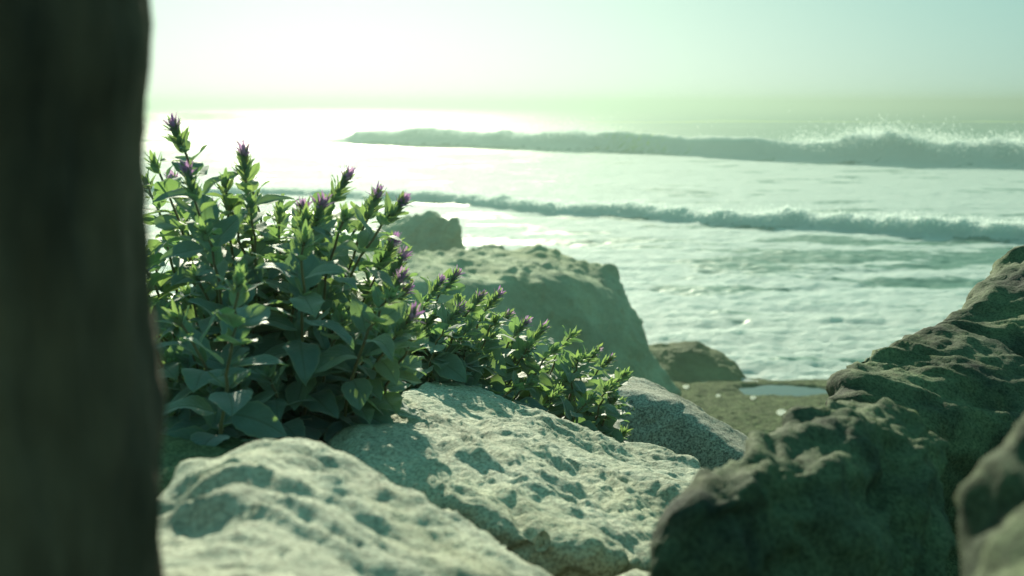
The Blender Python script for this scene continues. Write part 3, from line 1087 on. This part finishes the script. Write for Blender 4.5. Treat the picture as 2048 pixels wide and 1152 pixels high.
# ------------------------------------------------------------------ sky and sun
w = bpy.data.worlds.new('World')
scene.world = w
w.use_nodes = True
nt = w.node_tree
nt.nodes.clear()
out = nt.nodes.new('ShaderNodeOutputWorld')
bg = nt.nodes.new('ShaderNodeBackground')
sky = nt.nodes.new('ShaderNodeTexSky')
sky.sky_type = 'NISHITA'
sky.sun_disc = False
sky.sun_elevation = SUN_EL
sky.sun_rotation = SUN_AZ
sky.altitude = 0
sky.air_density = 1.0
sky.dust_density = 2.5
sky.ozone_density = 1.0
tint = nt.nodes.new('ShaderNodeMix'); tint.data_type = 'RGBA'; tint.blend_type = 'MULTIPLY'
tint.inputs[0].default_value = 1.0
tint.inputs[7].default_value = (.13, .135, .10, 1)
bw = nt.nodes.new('ShaderNodeRGBToBW')
nt.links.new(sky.outputs[0], bw.inputs[0])
des = nt.nodes.new('ShaderNodeMix'); des.data_type = 'RGBA'
des.inputs[0].default_value = .95
nt.links.new(sky.outputs[0], des.inputs[6])
nt.links.new(bw.outputs[0], des.inputs[7])
nt.links.new(des.outputs[2], tint.inputs[6])
addc = nt.nodes.new('ShaderNodeMix'); addc.data_type = 'RGBA'; addc.blend_type = 'ADD'
addc.inputs[0].default_value = 1.0
addc.inputs[7].default_value = (1.45, 4.9, 4.9, 1)
nt.links.new(tint.outputs[2], addc.inputs[6])
# pale sea haze low on the horizon, brightest under the sun
def wmath(op, a, b):
    nd = nt.nodes.new('ShaderNodeMath'); nd.operation = op
    for k_, q_ in enumerate((a, b)):
        if isinstance(q_, bpy.types.NodeSocket): nt.links.new(q_, nd.inputs[k_])
        else: nd.inputs[k_].default_value = q_
    return nd.outputs[0]


tc = nt.nodes.new('ShaderNodeTexCoord')
sx = nt.nodes.new('ShaderNodeSeparateXYZ')
nt.links.new(tc.outputs['Generated'], sx.inputs[0])
low_band = wmath('POWER', 2.718, wmath('DIVIDE', wmath('ABSOLUTE', sx.outputs[2], 0.0), -.065))
wide_band = wmath('POWER', 2.718, wmath('DIVIDE', wmath('ABSOLUTE', sx.outputs[2], 0.0), -.10))
dt = wmath('ADD', wmath('MULTIPLY', sx.outputs[0], math.sin(SUN_AZ)), wmath('MULTIPLY', sx.outputs[1], math.cos(SUN_AZ)))
toward = wmath('POWER', wmath('MAXIMUM', dt, 0.0), 16.0)
add2 = nt.nodes.new('ShaderNodeMix'); add2.data_type = 'RGBA'; add2.blend_type = 'ADD'
nt.links.new(wmath('MULTIPLY', wide_band, toward), add2.inputs[0])
nt.links.new(addc.outputs[2], add2.inputs[6])
add2.inputs[7].default_value = (7.2, 6.4, 5.1, 1)
add3 = nt.nodes.new('ShaderNodeMix'); add3.data_type = 'RGBA'; add3.blend_type = 'ADD'
nt.links.new(low_band, add3.inputs[0])
nt.links.new(add2.outputs[2], add3.inputs[6])
add3.inputs[7].default_value = (2.2, 1.2, .45, 1)
nt.links.new(add3.outputs[2], bg.inputs[0])
bg.inputs[1].default_value = .05
nt.links.new(bg.outputs[0], out.inputs[0])

sd = bpy.data.lights.new('sun', 'SUN')
sd.energy = 5.0
sd.angle = R(.5)
sd.color = (1.0, .985, .73)
so = bpy.data.objects.new('sun', sd)
so.rotation_euler = Vector([float(q) for q in SUN_DIR]).to_track_quat('Z', 'Y').to_euler()
so.location = (0, 0, 20)
col.objects.link(so)

# ------------------------------------------------------------------ camera
cd = bpy.data.cameras.new('camera')
cd.lens = 50
cd.sensor_width = 36
cd.clip_start = .02
cd.clip_end = 8000
cd.dof.use_dof = True
cd.dof.focus_distance = 2.0
cd.dof.aperture_fstop = 10.5
cam = bpy.data.objects.new('camera', cd)
cam.location = (0, 0, EYE)
cam.rotation_euler = (math.pi / 2 - PITCH, 0, 0)
col.objects.link(cam)
scene.camera = cam

scene.view_settings.view_transform = 'Standard'
scene.view_settings.look = 'None'
scene.view_settings.exposure = 0.80
scene.view_settings.gamma = 1.0
cy = scene.cycles
cy.use_denoising = True
cy.max_bounces = 8
cy.diffuse_bounces = 3
cy.glossy_bounces = 2
cy.transmission_bounces = 4
cy.volume_bounces = 1
cy.transparent_max_bounces = 8
cy.sample_clamp_indirect = 6.0
